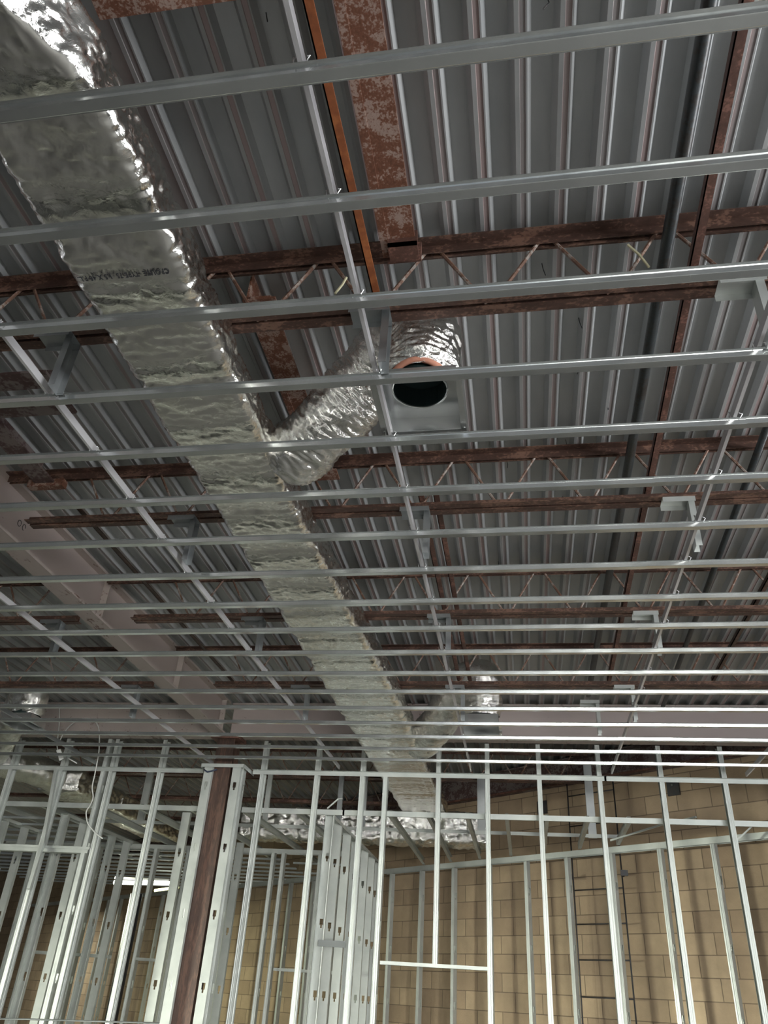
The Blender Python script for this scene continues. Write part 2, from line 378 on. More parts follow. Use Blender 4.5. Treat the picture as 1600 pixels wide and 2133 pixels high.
# roof-opening frame beams
def cbeam(name, label, x0, x1, y0, y1, z, mats, cat='beam', h=.17):
    t = thing(name, label, cat); mb = MB()
    if (y1-y0) > (x1-x0):
        pr = [(x0, z), (x1, z), (x1, z+.012), (x0+.008, z+.012), (x0+.008, z+h), (x0, z+h)]
        mb.prism(pr, y0, y1, 'y'); mb.box((x0-.012, y0, z-.004), (x0+.022, y1, z+.008))
    else:
        mb.prism([(y0, z), (y1, z), (y1, z+.012), (y0+.008, z+.012), (y0+.008, z+h), (y0, z+h)], x0, x1, 'x')
    mb.build('channel', mats, t); return t
ob = cbeam('roof_frame_beam', 'mottled rusty channel beam with worn pink primer ending at the first joist', -.475, -.345, 1.10, 2.12, 2.62, 'rust_beam')
mb = MB(); mb.box((-.455, 2.03, 2.585), (-.335, 2.045, 2.66)); mb.box((-.455, 2.03, 2.585), (-.335, 2.12, 2.595)); mb.box((-.47, 2.12, 2.60), (-.33, 2.14, 2.70)); mb.build('end_clip', 'rust', ob)
ob = cbeam('roof_frame_beam', 'rusty corner beam crossing the top edge over the duct', -1.25, .0, 0.98, 1.09, 2.62, 'rust_beam')
ob = cbeam('roof_frame_beam', 'dark rusty beam behind the top left of the foil duct', -1.40, -1.30, 1.10, 2.14, 2.63, 'rust')
ob = cbeam('roof_frame_beam', 'brown rusted channel between first and second joist beside the duct', -1.13, -1.015, 2.27, 3.66, 2.61, 'rust_beam')
mb = MB(); mb.box((-1.14, 2.26, 2.59), (-.99, 2.42, 2.602)); mb.box((-1.14, 2.40, 2.59), (-.99, 2.41, 2.66)); mb.build('end_clip', 'rust_beam', ob)
mb = MB(); mb.box((-1.14, 3.56, 2.59), (-.99, 3.66, 2.60)); mb.build('end_clip', 'rust_beam', ob)
# pale stub frame beside the left girder
t = thing('stub_frame', 'weathered pale steel stub frame between left carrier and pale girder', 'beam')
mb = MB(); mb.box((-2.93, 2.27, 2.62), (-2.80, 3.60, 2.635)); mb.box((-2.93, 2.27, 2.635), (-2.918, 3.60, 2.78)); mb.build('long_channel', 'stub', t)
mb = MB(); mb.box((-2.80, 2.62, 2.60), (-2.30, 2.74, 2.615)); mb.box((-2.80, 2.86, 2.60), (-2.30, 2.95, 2.615)); mb.box((-2.80, 2.73, 2.615), (-2.30, 2.742, 2.72)); mb.build('cross_channel', 'stub', t)
mb = MB(); mb.box((-2.98, 3.60, 2.60), (-2.74, 3.65, 2.65)); mb.build('end_clip', 'rust_beam', t)

# bridging bars lying over the joist bottom chords
def bar(name, label, pts, wd, mats, cat, group=None, th=.005):
    mb = MB(); (x0, y0, z0), (x1, y1, z1) = pts
    q = [(x0-wd/2, y0, z0), (x0+wd/2, y0, z0), (x1+wd/2, y1, z1), (x1-wd/2, y1, z1)]
    v = q + [(a, b, c+th) for a, b, c in q]
    mb.add(v, [(0, 3, 2, 1), (4, 5, 6, 7), (0, 1, 5, 4), (1, 2, 6, 5), (2, 3, 7, 6), (3, 0, 4, 7)])
    v = [(q[0][0], y0, z0), (q[0][0]+th, y0, z0), (q[3][0]+th, y1, z1), (q[3][0], y1, z1)]
    mb.add(v + [(a, b, c+wd) for a, b, c in v], [(0, 3, 2, 1), (4, 5, 6, 7), (0, 1, 5, 4), (1, 2, 6, 5), (2, 3, 7, 6), (3, 0, 4, 7)])
    return tag(mb.build(name, mats), label, cat, group)
ZL = ZB+.060
bar('flat_bar', 'bright orange rusted bar running down to the first joist', [(-.535, 0.6, ZL), (-.51, 2.27, ZL)], .032, 'orange', 'steel bar')
bar('bridging_angle', 'long red brown angle crossing all joists right of centre', [(.70, .5, ZL), (.775, 6.62, ZL)], .034, 'rust', 'steel angle')
bar('bridging_angle', 'left of two rusty angles beyond the boot, below the first flexible duct', [(-.50, 3.62, ZL), (-.505, 6.62, ZL)], .034, 'rust', 'steel angle')
bar('bridging_angle', 'right of two rusty angles beyond the boot, below the first flexible duct', [(-.415, 3.62, ZL), (-.41, 6.62, ZL)], .034, 'rust', 'steel angle')
mb = MB(); mb.tube([(.655, -.5, 2.668), (.665, 3, 2.668), (.68, 7.6, 2.668)], .026, 12)
tag(mb.build('conduit_pipe', 'pipe', smooth=True), 'dark round conduit running along the deck between ribs at right', 'pipe')
mb = MB(); mb.tube([(1.33, 2.9, 2.672), (1.43, 8.0, 2.672)], .02, 10)
tag(mb.build('conduit_pipe', 'pipe', smooth=True), 'second dark conduit further right, beyond the right carrier', 'pipe')
for q in range(3):
    xx = [1.62, -2.6, 2.3][q]
    bar('bridging_angle', ['dark angle on the joists near the right edge', 'dark angle on the joists left of the foil duct', 'dark angle crossing the joists at far right'][q], [(xx, 3.6, ZL), (xx, 6.6, ZL)], .03, 'column', 'steel angle')
# hanging twists of tie wire and screw tips through the deck
for k in range(16):
    x = random.choice([-.1, .03, .2, .35, .5, .8, -.35, 1.0, -.8])*1.0+random.uniform(-.05, .05); y = random.uniform(1.2, 5.5)
    mb = MB(); l = random.uniform(.03, .07)
    mb.tube([(x, y, DZ+.036), (x+.004, y+.003, DZ+.036-l*.5), (x+random.uniform(-.02, .02), y+.01, DZ+.036-l)], .0022, 5)
    tag(mb.build('deck_screw', 'black'), 'thin dark screw tip poking down through the grey deck', 'screw', 'screw tips through the deck')

# ================================================================== SUSPENDED GRID
ZG = 2.08
Y0, DY = 1.0588, .4018
HAT = [(-.032, .0225), (-.0215, .022), (-.017, .001), (-.015, 0), (.015, 0), (.017, .001), (.0215, .022), (.032, .0225)]
CX = [-3.33, -1.919, -.5166, .909, 2.20]
CX2 = -4.75
rightsplice = {4: 1.0, 5: .93, 6: .62, 7: .93, 8: .68, 9: .93, 10: .90, 11: .90, 12: .84, 13: .85, 14: .9, 15: .88, 16: .83, 17: .85, 18: .84}
for k in range(18):
    y = Y0+DY*k+.016; r = k+1
    xr = 2.95 if k < 13 else 3.2
    if r >= 4:
        xb = rightsplice[r]; xa = -1.93+random.uniform(-.05, .04)
        segs = [(-5.9 if k > 6 else -4.2, xa+.03, 'left', 0), (xa-.05, xb+.03, 'middle', .0022), (xb-.04, xr+1.0, 'right', 0)]
    else: segs = [(-4.2, xr+1.0, 'single', 0)]
    for x0, x1, nm, dz in segs:
        t_ = random.uniform(-.002, .002)
        if nm == 'single': lab = f'galvanised ceiling hat channel, {ORD[k]} row from the top of the photo'
        else: lab = f'{nm} length of the galvanised hat channel in the {ORD[k]} ceiling row from the top'
        mb = MB(); mb.sheet(HAT, x0, x1, 'x', .0009)
        o = tag(mb.build('ceiling_channel', 'galv', loc=(0, y, ZG-dz)), lab, 'ceiling channel', 'hat channels of the ceiling grid')
        o.rotation_euler = (0, 0, t_*.4)
        for cx in CX:
            if x0+.02 < cx < x1-.02 and k < 14 and (cx > -2.2):
                tw = MB()
                tw.tube([(cx-.012, -.034, .018), (cx-.014, -.036, .040), (cx-.012, -.02, .064), (cx+.004, .0, .066)], .0017, 5)
                tw.tube([(cx+.024, -.034, .018), (cx+.034, -.04, .032), (cx+.024, -.034, .044)], .0017, 5)
                tw.build('wire_tie', 'sheet', o)
CRC = [(.0125, 0), (-.0005, 0), (-.0005, .0385), (.0125, .0385)]
names = ['leftmost long', 'left', 'centre', 'right', 'far right']
for cx, nm in zip(CX, names):
    if cx < -3:
        pr = [(-a, b) for a, b in CRC]
    else: pr = CRC
    mb = MB(); mb.sheet([(-a if cx < -1 else a, b) for a, b in CRC], .2 if cx > -3 else 3.9, 8.36, 'y', .0013)
    tag(mb.build('carrier_channel', 'galv_carrier', loc=(cx, 0, ZG+.0245)), f'{nm} carrier channel running away under the joists, above the hat channels', 'carrier channel', 'carrier channels of the ceiling grid')
mb = MB(); mb.sheet([(-a, b) for a, b in CRC], 5.2, 8.36, 'y', .0013)
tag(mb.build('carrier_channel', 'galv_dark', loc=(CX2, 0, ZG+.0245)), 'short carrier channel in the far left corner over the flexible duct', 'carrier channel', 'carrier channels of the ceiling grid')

# stud offcuts hanging from the joists and holding the carriers
def hanger(cx, y, label, s=1, mat='galv_dark'):
    t = thing('ceiling_hanger', label, 'hanger', (cx, y, 0), 0, 'bent stud hangers between joists and carriers')
    mb = MB(); mb.sheet([(-.045, ZB-.03), (-.045, ZB-.001), (.045, ZB-.001), (.045, ZB-.03)], -.135, .03, 'x', .0014)
    mb.build('top_clip', mat, t)
    mb = MB(); mb.sheet([(.030, -.018), (0, -.018), (0, .05), (.030, .05)] if s > 0 else [(-.03, -.018), (0, -.018), (0, .05), (-.03, .05)], 2.092, ZB, 'z', .0014)
    mb.build('drop_leg', mat, t)
    return t
yn = ['first', 'second', 'third', 'fourth']
for cx, nm in ((-1.919, 'left'), (-.5166, 'centre'), (.909, 'right')):
    for y, jn_ in zip(JY, yn):
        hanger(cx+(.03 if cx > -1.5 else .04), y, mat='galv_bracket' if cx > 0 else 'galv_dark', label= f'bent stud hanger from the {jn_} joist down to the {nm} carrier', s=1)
for y, jn_ in zip(JY[2:], yn[2:]): hanger(-3.33+.03-.22, y, f'bent stud hanger from the {jn_} joist to the leftmost carrier', s=1)
# extra pair dropping past the last joist at right
hanger(.68, 6.95, 'long pale hanger strap beside the right carrier hanger, lower end by the cross girder', mat='galv_bracket')
def vstrap(name, x, y, z0, z1, wd, label, mat='galv_dark', cat='hanger', group='wide stud straps dropping behind the stud wall'):
    mb = MB(); mb.sheet([(x-wd/2, y+.035), (x-wd/2, y), (x+wd/2, y), (x+wd/2, y+.035)], z0, z1, 'z', .0015)
    return tag(mb.build(name, mat), label, cat, group)

# ================================================================== FOIL DUCTS
def rrect(x0, x1, z0, z1, r, n=7, nb=44, ns=22):
    """points of a rounded rectangle, starting bottom-left going right"""
    pts = []
    def arc(cx, cz, a0): return [(cx+r*math.cos(a0+math.pi/2*i/n), cz+r*math.sin(a0+math.pi/2*i/n)) for i in range(1, n)]
    pts += [(x0+r+(x1-x0-2*r)*i/nb, z0) for i in range(nb+1)]; pts += arc(x1-r, z0+r, -math.pi/2)
    pts += [(x1, z0+r+(z1-z0-2*r)*i/ns) for i in range(ns+1)]; pts += arc(x1-r, z1-r, 0)
    pts += [(x1-r-(x1-x0-2*r)*i/nb, z1) for i in range(nb+1)]; pts += arc(x0+r, z1-r, math.pi/2)
    pts += [(x0, z1-r-(z1-z0-2*r)*i/ns) for i in range(ns+1)]; pts += arc(x0+r, z0+r, math.pi)
    return pts
def lerp(a, b, t): return a+(b-a)*max(0, min(1, t))
def main_duct():
    t = thing('foil_duct', 'large foil wrapped rectangular duct running diagonally across the ceiling', 'duct')
    ys = []; y = -.6
    while y < 10.95: ys.append(y); y += .010 if y < 4.5 else .018
    v = []; cnt = None
    seams = [1.10, 1.555, 1.90, 2.30, 2.72, 3.30, 3.72, 4.12, 4.55, 5.0, 5.42, 5.9, 6.35, 6.8, 7.3, 7.75, 8.2, 8.7, 9.2, 9.7, 10.2]
    for y in ys:
        f_ = (y-3.5)/3.0
        x1 = lerp(-1.12, -1.00, f_); z1 = lerp(2.350, 2.355, f_); x0 = -1.545 - lerp(0, .02, f_)
        if y > 8.6: x1 = lerp(-1.0, -1.0, 0)
        pr = rrect(x0, x1, 2.160, z1, .045)
        ds = min(abs(y-s_) for s_ in seams); pin = math.exp(-(ds/.03)**2)*.008
        cxm, czm = (x0+x1)/2, (2.16+z1)/2
        bulge = .009*math.cos(min(1, ds/.2)*math.pi/1.0)
        for a, b in pr:
            if y < 1.12 and a > cxm:                      # the jacket sags off square at the top left corner
                a -= (1.12-y)/.3*(.115 if y > .82 else .115)*min(1, (.3)/(1.12-y) if y < .82 else 1)*(1-(b-2.16)/(z1-2.16))*(a-cxm)/(x1-cxm)
                a -= max(0, 1.0-y)*.35*(a-cxm)/(x1-cxm) if y > .7 else .105*(a-cxm)/(x1-cxm)
            p = Vector((a, y, b)); nrm = Vector((a-cxm, 0, (b-czm)*1.6)).normalized()
            edge = min(abs(a-x0), abs(a-x1))
            q = noise.noise(p*3.2)*.012 + noise.noise(Vector((a*6, y*16, b*9)))*.0055
            rg = 1-abs(noise.noise(Vector((a*9+3, y*26, b*16))))*2.0
            q += rg*.0045*(1.7 if edge < .09 else .8)
            rg2 = 1-abs(noise.noise(Vector((a*22, y*40, b*30+7))))*2.0
            q += rg2*.0038
            rg3 = 1-abs(noise.noise(Vector((a*11+y*5, y*62, b*50))))*2.0
            q += rg3*.0016*(2.2 if edge < .10 else .8)
            q -= pin + bulge*.35
            v.append(p + nrm*q)
        cnt = len(pr)
    f = []
    for k in range(len(ys)-1):
        for j in range(cnt): f.append((k*cnt+j, k*cnt+(j+1) % cnt, (k+1)*cnt+(j+1) % cnt, (k+1)*cnt+j))
    f.append(tuple(range(cnt))); f.append(tuple((len(ys)-1)*cnt+j for j in range(cnt)))
    put('foil_jacket', v, f, 'foil', t, smooth=True)
    cu = bpy.data.curves.new('stencil', 'FONT'); cu.body = 'CROLITE  TYPE 75  1.5 X 48 F.L.'; cu.size = .030; cu.extrude = .0004
    cu.space_character = 1.15; cu.offset = .0011
    tx = bpy.data.objects.new('stencil_tmp', cu); C.objects.link(tx)
    dg = bpy.context.evaluated_depsgraph_get(); me = bpy.data.meshes.new_from_object(tx.evaluated_get(dg))
    bpy.data.objects.remove(tx)
    # lay it under the belly, reading upside down from below as in the photo
    mt = Matrix.Translation((-1.125, 1.655, 2.1475)) @ Matrix.Rotation(math.radians(181), 4, 'Z') @ Matrix.Diagonal((.66, -1, -1, 1)) 
    mt = Matrix.Translation((-1.165, 1.70, 2.1440)) @ Matrix(((-.72, 0, 0, 0), (0, 1, 0, 0), (0, 0, -1, 0), (0, 0, 0, 1)))
    me.transform(mt); me.materials.clear(); me.materials.append(M['ink'])
    o = bpy.data.objects.new('stencil_print', me); C.objects.link(o); o.parent = t
    return t
main_duct()

def catmull(P, n=14):
    P = [Vector(p) for p in P]; Q = [P[0]*2-P[1]]+P+[P[-1]*2-P[-2]]; out = []
    for i in range(1, len(Q)-2):
        for j in range(n):
            t = j/n; a, b, c, d = Q[i-1], Q[i], Q[i+1], Q[i+2]
            out.append(.5*((2*b)+(c-a)*t+(2*a-5*b+4*c-d)*t*t+(3*b-a-3*c+d)*t**3))
    out.append(P[-1]); return out
def flex(P, R, name, label, n=64, seed=0, step=.006, parent=None, cat='duct', mat='foil_flex', radii=None):
    raw = catmull(P, 24)
    # resample
    pts = [raw[0]]; acc = 0; L = [0]
    for a, b in zip(raw, raw[1:]): L.append(L[-1]+(b-a).length)
    tot = L[-1]; m_ = int(tot/step); res = []; k = 0
    for i in range(m_+1):
        s = tot*i/m_
        while k < len(L)-2 and L[k+1] < s: k += 1
        u = (s-L[k])/max(1e-9, L[k+1]-L[k]); res.append(raw[k].lerp(raw[k+1], u))
    v = []; ref = None
    for i, p in enumerate(res):
        d = (res[min(i+1, m_)]-res[max(i-1, 0)]).normalized()
        if ref is None: ref = d.orthogonal().normalized()
        ref = (ref-d*ref.dot(d)).normalized(); b2 = d.cross(ref); s = tot*i/m_
        rr = R if radii is None else lerp(radii[0], radii[1], i/m_)
        for j in range(n):
            a = 2*math.pi*j/n
            dirv = ref*math.cos(a)+b2*math.sin(a)
            wob = noise.noise(Vector((math.cos(a)*1.3, math.sin(a)*1.3, s*7+seed)))*.018
            fold = (1-abs(noise.noise(Vector((math.cos(a)*2.4+seed, math.sin(a)*2.4, s*38))))*2.2)*.011
            fine = (1-abs(noise.noise(Vector((math.cos(a)*6+seed, math.sin(a)*6, s*75))))*2.2)*.0045
            tie = -.03*math.exp(-(s/.03)**2) - .02*math.exp(-((tot-s)/.03)**2)
            v.append(p+dirv*(rr+wob+fold+fine+tie))
    f = []
    for i in range(m_):
        for j in range(n): f.append((i*n+j, i*n+(j+1) % n, (i+1)*n+(j+1) % n, (i+1)*n+j))
    o = put(name, v, f, mat, parent, smooth=True)
    if not parent: tag(o, label, cat)
    return o
fx = thing('flexible_duct', 'crinkled silver flexible duct rising from the main duct to the open boot', 'duct')
flex([(-1.10, 3.02, 2.275), (-.98, 2.92, 2.29), (-.80, 2.80, 2.36), (-.62, 2.68, 2.50), (-.52, 2.60, 2.56), (-.41, 2.52, 2.565), (-.355, 2.475, 2.47), (-.362, 2.475, 2.23)], .155, 'foil_sleeve', '', parent=fx, seed=2)
mb = MB(); ring = [(-.362+.134*math.cos(a), 2.475+.134*math.sin(a), 2.235+.010*math.sin(3*a)) for a in [math.pi*.8+i*math.pi/16 for i in range(18)]]
mb.tube(ring, .013, 8); mb.build('insulation_edge', 'insul', fx, smooth=True)
fx2 = thing('flexible_duct', 'smaller looking far flexible duct curling over its boot near the cross girder', 'duct')
flex([(-1.02, 7.95, 2.27), (-.90, 7.72, 2.29), (-.74, 7.42, 2.36), (-.60, 7.15, 2.49), (-.45, 6.95, 2.57), (-.33, 6.88, 2.57), (-.31, 6.90, 2.44), (-.32, 6.93, 2.24)], .168, 'foil_sleeve', '', parent=fx2, seed=9, step=.014, n=44)

def boot(x0, x1, y0, y1, z0, z1, label):
    t = thing('register_boot', label, 'register boot', ((x0+x1)/2, (y0+y1)/2, z0), 0, 'sheet metal register boots')
    X, Y, H = (x1-x0)/2, (y1-y0)/2, z1-z0; mb = MB(); th = .0015
    mb.box((-X, -Y, 0), (-X+th, Y, H)); mb.box((X-th, -Y, 0), (X, Y, H)); mb.box((-X, -Y, 0), (X, -Y+th, H)); mb.box((-X, Y-th, 0), (X, Y, H))
    # top plate with a round opening
    R = min(.112, X-.02); n = 48; cxx, cyy = 0, -.025
    out = []; inn = []
    for j in range(n):
        a = 2*math.pi*j/n; c, s = math.cos(a), math.sin(a)
        k = min(X/abs(c) if abs(c) > 1e-6 else 9, Y/abs(s) if abs(s) > 1e-6 else 9)
        out.append((k*c, k*s, H)); inn.append((R*c, R*s+cyy, H))
    v = out+inn; f = [(j, (j+1) % n, n+(j+1) % n, n+j) for j in range(n)]; mb.add(v, f)
    mb.build('box', 'sheet', t)
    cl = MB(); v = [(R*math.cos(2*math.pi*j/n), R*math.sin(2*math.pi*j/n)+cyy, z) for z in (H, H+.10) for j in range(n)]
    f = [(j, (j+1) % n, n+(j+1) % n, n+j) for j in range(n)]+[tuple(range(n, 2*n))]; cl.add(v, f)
    cl.build('collar_shade', 'darkhole', t)  # collar and its cap coloured near-black as the shade of an open hole
    rg = MB(); rg.tube([((R+.004)*math.cos(a), (R+.004)*math.sin(a)+cyy, H-.003) for a in [i*math.pi/20 for i in range(41)]], .004, 6); rg.build('collar_rim', 'sheet', t, smooth=True)
    fl = MB(); fl.box((-X-.025, -Y-.03, -.001), (-X, Y+.02, .001)); fl.box((X, -Y-.03, -.001), (X+.022, Y+.02, .001)); fl.box((-X, Y, -.001), (X, Y+.016, .001)); fl.build('nailing_flange', 'sheet', t)
    for sx in (-1, 1):
        s_ = MB(); s_.tube([(sx*(X+.012), Y-.005, -.004), (sx*(X+.012), Y-.005, .0)], .006, 8); s_.build('screw', 'sheet', t)
    return t
boot(-.525, -.20, 2.34, 2.66, 2.125, 2.20, 'open sheet metal register boot with dark round hole under the flexible bend')
boot(-.495, -.175, 6.78, 7.13, 2.125, 2.21, 'far sheet metal register boot below the second flexible bend')

# far cross duct over the rear room and left duct with its hanging flex
def box_duct(x0, x1, y0, y1, z0, z1, label, parent=None, axis='x'):
    pr = rrect(y0, y1, z0, z1, .05, 5, 14, 12); v = []; xs_ = []; x = x0
    while x <= x1: xs_.append(x); x += .022
    cy, cz = (y0+y1)/2, (z0+z1)/2
    for x in xs_:
        for a, b in pr:
            p = Vector((x, a, b)); nrm = Vector((0, a-cy, b-cz)).normalized()
            q = noise.noise(p*4)*.02 + (1-abs(noise.noise(Vector((x*9, a*9, b*12))))*2)*.024 + (1-abs(noise.noise(Vector((x*20, a*20, b*22+5))))*2)*.014
            v.append(p+nrm*q)
    c = len(pr); f = []
    for k in range(len(xs_)-1):
        for j in range(c): f.append((k*c+j, k*c+(j+1) % c, (k+1)*c+(j+1) % c, (k+1)*c+j))
    f.append(tuple(range(c))); f.append(tuple((len(xs_)-1)*c+j for j in range(c)))
    if axis == 'y': v = [(p.y, p.x, p.z) for p in v]
    return tag(put('foil_duct', v, f, 'foil_flex', smooth=True), label, 'duct')
box_duct(-3.75, -.42, 10.66, 10.98, 1.79, 2.15, 'bright crinkled foil cross duct above the rear room ceiling framing')
pA = atz(40, 1500, 2.3)
fx3 = thing('flexible_duct', 'dim silver flexible duct at the left edge above the lowest channels', 'duct')
flex([(-6.3, 8.6, 2.20), (-5.9, 8.15, 2.22), (-5.4, 7.6, 2.44), (-5.0, 7.1, 2.55), (-4.85, 6.98, 2.46), (-4.85, 6.98, 2.23)], .15, 'foil_sleeve', '', parent=fx3, seed=21, step=.02, n=40)
boot(-5.0, -4.70, 6.84, 7.12, 2.125, 2.21, 'left edge sheet metal boot behind the ceiling channels')
fx4 = thing('flexible_duct', 'fat foil duct bulging in the dark behind the left top of the stud wall', 'duct')
flex([(-8.6, 9.0, 2.30), (-7.4, 8.9, 2.28), (-6.5, 8.8, 2.26), (-6.02, 9.2, 2.24), (-5.95, 9.6, 2.22)], .17, 'foil_sleeve', '', parent=fx4, seed=33, step=.02, n=48)
box_duct(9.55, 13.2, -6.15, -5.62, 2.08, 2.34, 'dull foil wrapped duct receding in the dark at the left behind the stud wall', axis='y')

# ================================================================== STUD WALLS
def stud_data(L, w_=.092, fl=.046, holes=True, th=.0012):
    """C stud standing on z=0: web in the XZ plane with key-hole knockouts, flanges towards +Y"""
    v = []; f = []; hs = []
    if holes:
        z = .42
        while z < L-.12: hs.append(z); z += .61
    def quad(*p): n = len(v); v.extend(p); f.append((n, n+1, n+2, n+3))
    h = w_/2; a, b = .017, .008; z0 = 0
    def strip(x0, x1, za, zb): quad((x0, 0, za), (x1, 0, za), (x1, 0, zb), (x0, 0, zb))
    for z in hs:
        strip(-h, h, z0, z-.052)
        strip(-h, -b, z-.052, z-.025); strip(b, h, z-.052, z-.025)
        strip(-h, -a, z-.025, z+.03); strip(a, h, z-.025, z+.03)
        z0 = z+.03
    strip(-h, h, z0, L)
    g = [0, .007, .010, .016, .0185, .0245, .027, .033, fl]; dp = [0, 0, .0018, .0018, 0, 0, .0018, .0018, 0] if False else [0, 0, .0016, .0016, 0, 0, .0016, 0, 0]
    for s in (-1, 1):
        for k in range(len(g)-1):
            quad((s*(h-dp[k]), g[k], 0), (s*(h-dp[k+1]), g[k+1], 0), (s*(h-dp[k+1]), g[k+1], L), (s*(h-dp[k]), g[k], L))
        quad((s*h, fl, 0), (s*(h-.008), fl, 0), (s*(h-.008), fl, L), (s*h, fl, L))
    me = bpy.data.meshes.new('stud'); me.from_pydata(v, [], f); me.update()
    bm = bmesh.new(); bm.from_mesh(me); bmesh.ops.remove_doubles(bm, verts=bm.verts, dist=1e-5); bm.to_mesh(me); bm.free()
    return me
_sd = {}
def stud(x, y, z0, z1, label, rot=0, mat='galv_stud', group=None, w_=.092, name='wall_stud', holes=True):
    key = (round(z1-z0, 3), mat, w_, holes)
    if key not in _sd:
        me = stud_data(z1-z0, w_, holes=holes); me.materials.append(M[mat]); _sd[key] = me
    o = bpy.data.objects.new(name, _sd[key]); C.objects.link(o); o.location = (x, y, z0); o.rotation_euler = (0, 0, rot)
    md = o.modifiers.new('sheet', 'SOLIDIFY'); md.thickness = .0012
    return tag(o, label, 'metal stud', group)
def track(p0, p1, label, h=.034, wd=.094, down=True, mat='galv_stud', name='wall_track', group=None, cat='metal track', th=.0013):
    p0, p1 = Vector(p0), Vector(p1); d = p1-p0; L = d.length; a = math.atan2(d.y, d.x)
    s = -1 if down else 1; mb = MB()
    mb.sheet([(-wd/2, s*h), (-wd/2, 0), (wd/2, 0), (wd/2, s*h)], 0, L, 'x', th)
    o = mb.build(name, mat, loc=p0, rotz=a); return tag(o, label, cat, group)
WY = 8.446; R90 = math.pi/2
G = 'tall metal studs of the front wall'
ZT = 2.41
fr = [(2.64, 'beyond the right edge'), (2.03, 'rightmost in the photo, with a pink reflection low down'), (1.425, 'second from the right edge'),
      (.817, 'just right of the ladder rungs'), (.211, 'left of the ladder'), (-.322, 'right jamb of the framed opening'), (-2.204, 'first left of the dense perforated partition'),
      (-2.815, 'first right of the brown column box'), (-4.016, 'first left of the column box'), (-4.60, 'second left of the column box'), (-5.215, 'third left of the column box, under the white cable tag'), (-5.85, 'at the left edge')]
for x, nm in fr: stud(x, WY, FL+.002, ZT, f'tall front wall stud, {nm}', R90 if x > -1.5 else -R90, group=G)
stud(-4.648, WY, FL+.002, ZT, 'second left of the column box, front wall stud doubled against its neighbour', R90, group=G)
stud(-1.70, WY, FL+.002, ZT, 'tall front wall stud beside the dense perforated partition', -R90, group=G)
stud(-1.40, WY, FL+.002, ZG-.03, 'left jamb stud of the framed opening', R90, group=G)
stud(-.835, WY, .345, ZT, 'short cripple stud ending on the header of the framed opening', R90, group=G)
track((-1.38, WY, .315), (-.345, WY, .315), 'short header track across the framed opening', down=False, h=.03)
track((-5.80, WY, 1.185), (-4.62, WY, 1.185), 'double short header track at the left edge', down=False, h=.035)
track((-5.80, WY-.01, 1.245), (-4.60, WY-.01, 1.245), 'upper piece of the short left header track', down=True, h=.025)
# ceiling ledger across the wall face
for x0, x1, nm in ((-6.6, -3.47, 'left'), (-2.9, .86, 'middle'), (.84, 4.0, 'right')):
    mb = MB(); mb.sheet([(8.36, ZG+.006), (8.395, ZG+.006), (8.395, ZG-.036)], x0, x1, 'x', .0012)
    mb.v = [(a, b, c) for a, b, c in mb.v]
    tag(mb.build('ceiling_ledger', 'galv_stud'), f'{nm} length of the ceiling ledger angle along the stud wall', 'metal angle', 'ceiling ledger angles')
for x0, x1, nm in ((-6.6, -3.47, 'left of the column'), (-3.0, -1.86, 'between column and perforated partition'), (-1.88, 4.0, 'right of the perforated partition')):
    mb = MB(); mb.sheet([(8.52, 1.665), (8.497, 1.665), (8.497, 1.715), (8.52, 1.715)], x0, x1, 'x', .0012)
    tag(mb.build('ledger_track', 'galv_stud'), f'horizontal ledger track behind the tall studs, {nm}', 'metal track', 'rear room ledger tracks')
# horizontal flat bar low on the left studs
mb = MB(); mb.tube([tuple(aty(-20, 2122, 8.38)), tuple(aty(60, 2123, 8.38)), tuple(aty(380, 2133, 8.38))], .008, 6)
tag(mb.build('bracing_rod', 'galv_dark'), 'thin horizontal bracing rod across the lowest left studs', 'rod')

# boxed studs round the brown column
GB = 'studs boxing the brown column'
stud(-3.325, 8.17, FL+.002, 2.075, 'left perforated stud in front of the brown column', 0, group=GB)
stud(-3.385, 8.30, FL+.002, 2.075, 'left side stud of the column box seen edge on', -R90, group=GB)
stud(-3.30, 8.24, FL+.002, 2.075, 'inner left stud of the column box beside the brown steel', 0, group=GB, w_=.06)
stud(-3.005, 8.17, FL+.002, 2.075, 'right perforated stud in front of the brown column', 0, group=GB)
stud(-2.945, 8.27, FL+.002, 2.075, 'right side stud of the column box with small knockouts', R90, group=GB)
tb = thing('box_track', 'square track cap on top of the boxed column studs', 'metal track')
mb = MB(); mb.sheet([(8.145, 2.05), (8.145, 2.085), (8.24, 2.085)], -3.40, -2.925, 'x', .0014); mb.build('front_track', 'galv_stud', tb)
mb = MB(); mb.sheet([(-2.918, 2.045), (-2.918, 2.085), (-2.97, 2.085)], 8.145, 8.5, 'y', .0014); mb.build('side_track', 'galv_stud', tb)
mb = MB(); mb.sheet([(-3.405, 2.045), (-3.405, 2.085), (-3.36, 2.085)], 8.145, 8.5, 'y', .0014); mb.build('side_track', 'galv_stud', tb)
mb = MB(); mb.tube([tuple(aty(425, 1603, 8.13)), tuple(aty(432, 1608, 8.12)), tuple(aty(441, 1606, 8.13)), tuple(aty(452, 1603, 8.14))], .008, 6)
tag(mb.build('blue_strap', plain('dark_blue_plastic', (.02, .03, .06), .4), smooth=True), 'dark blue twisted strap tied at the column box top', 'strap')

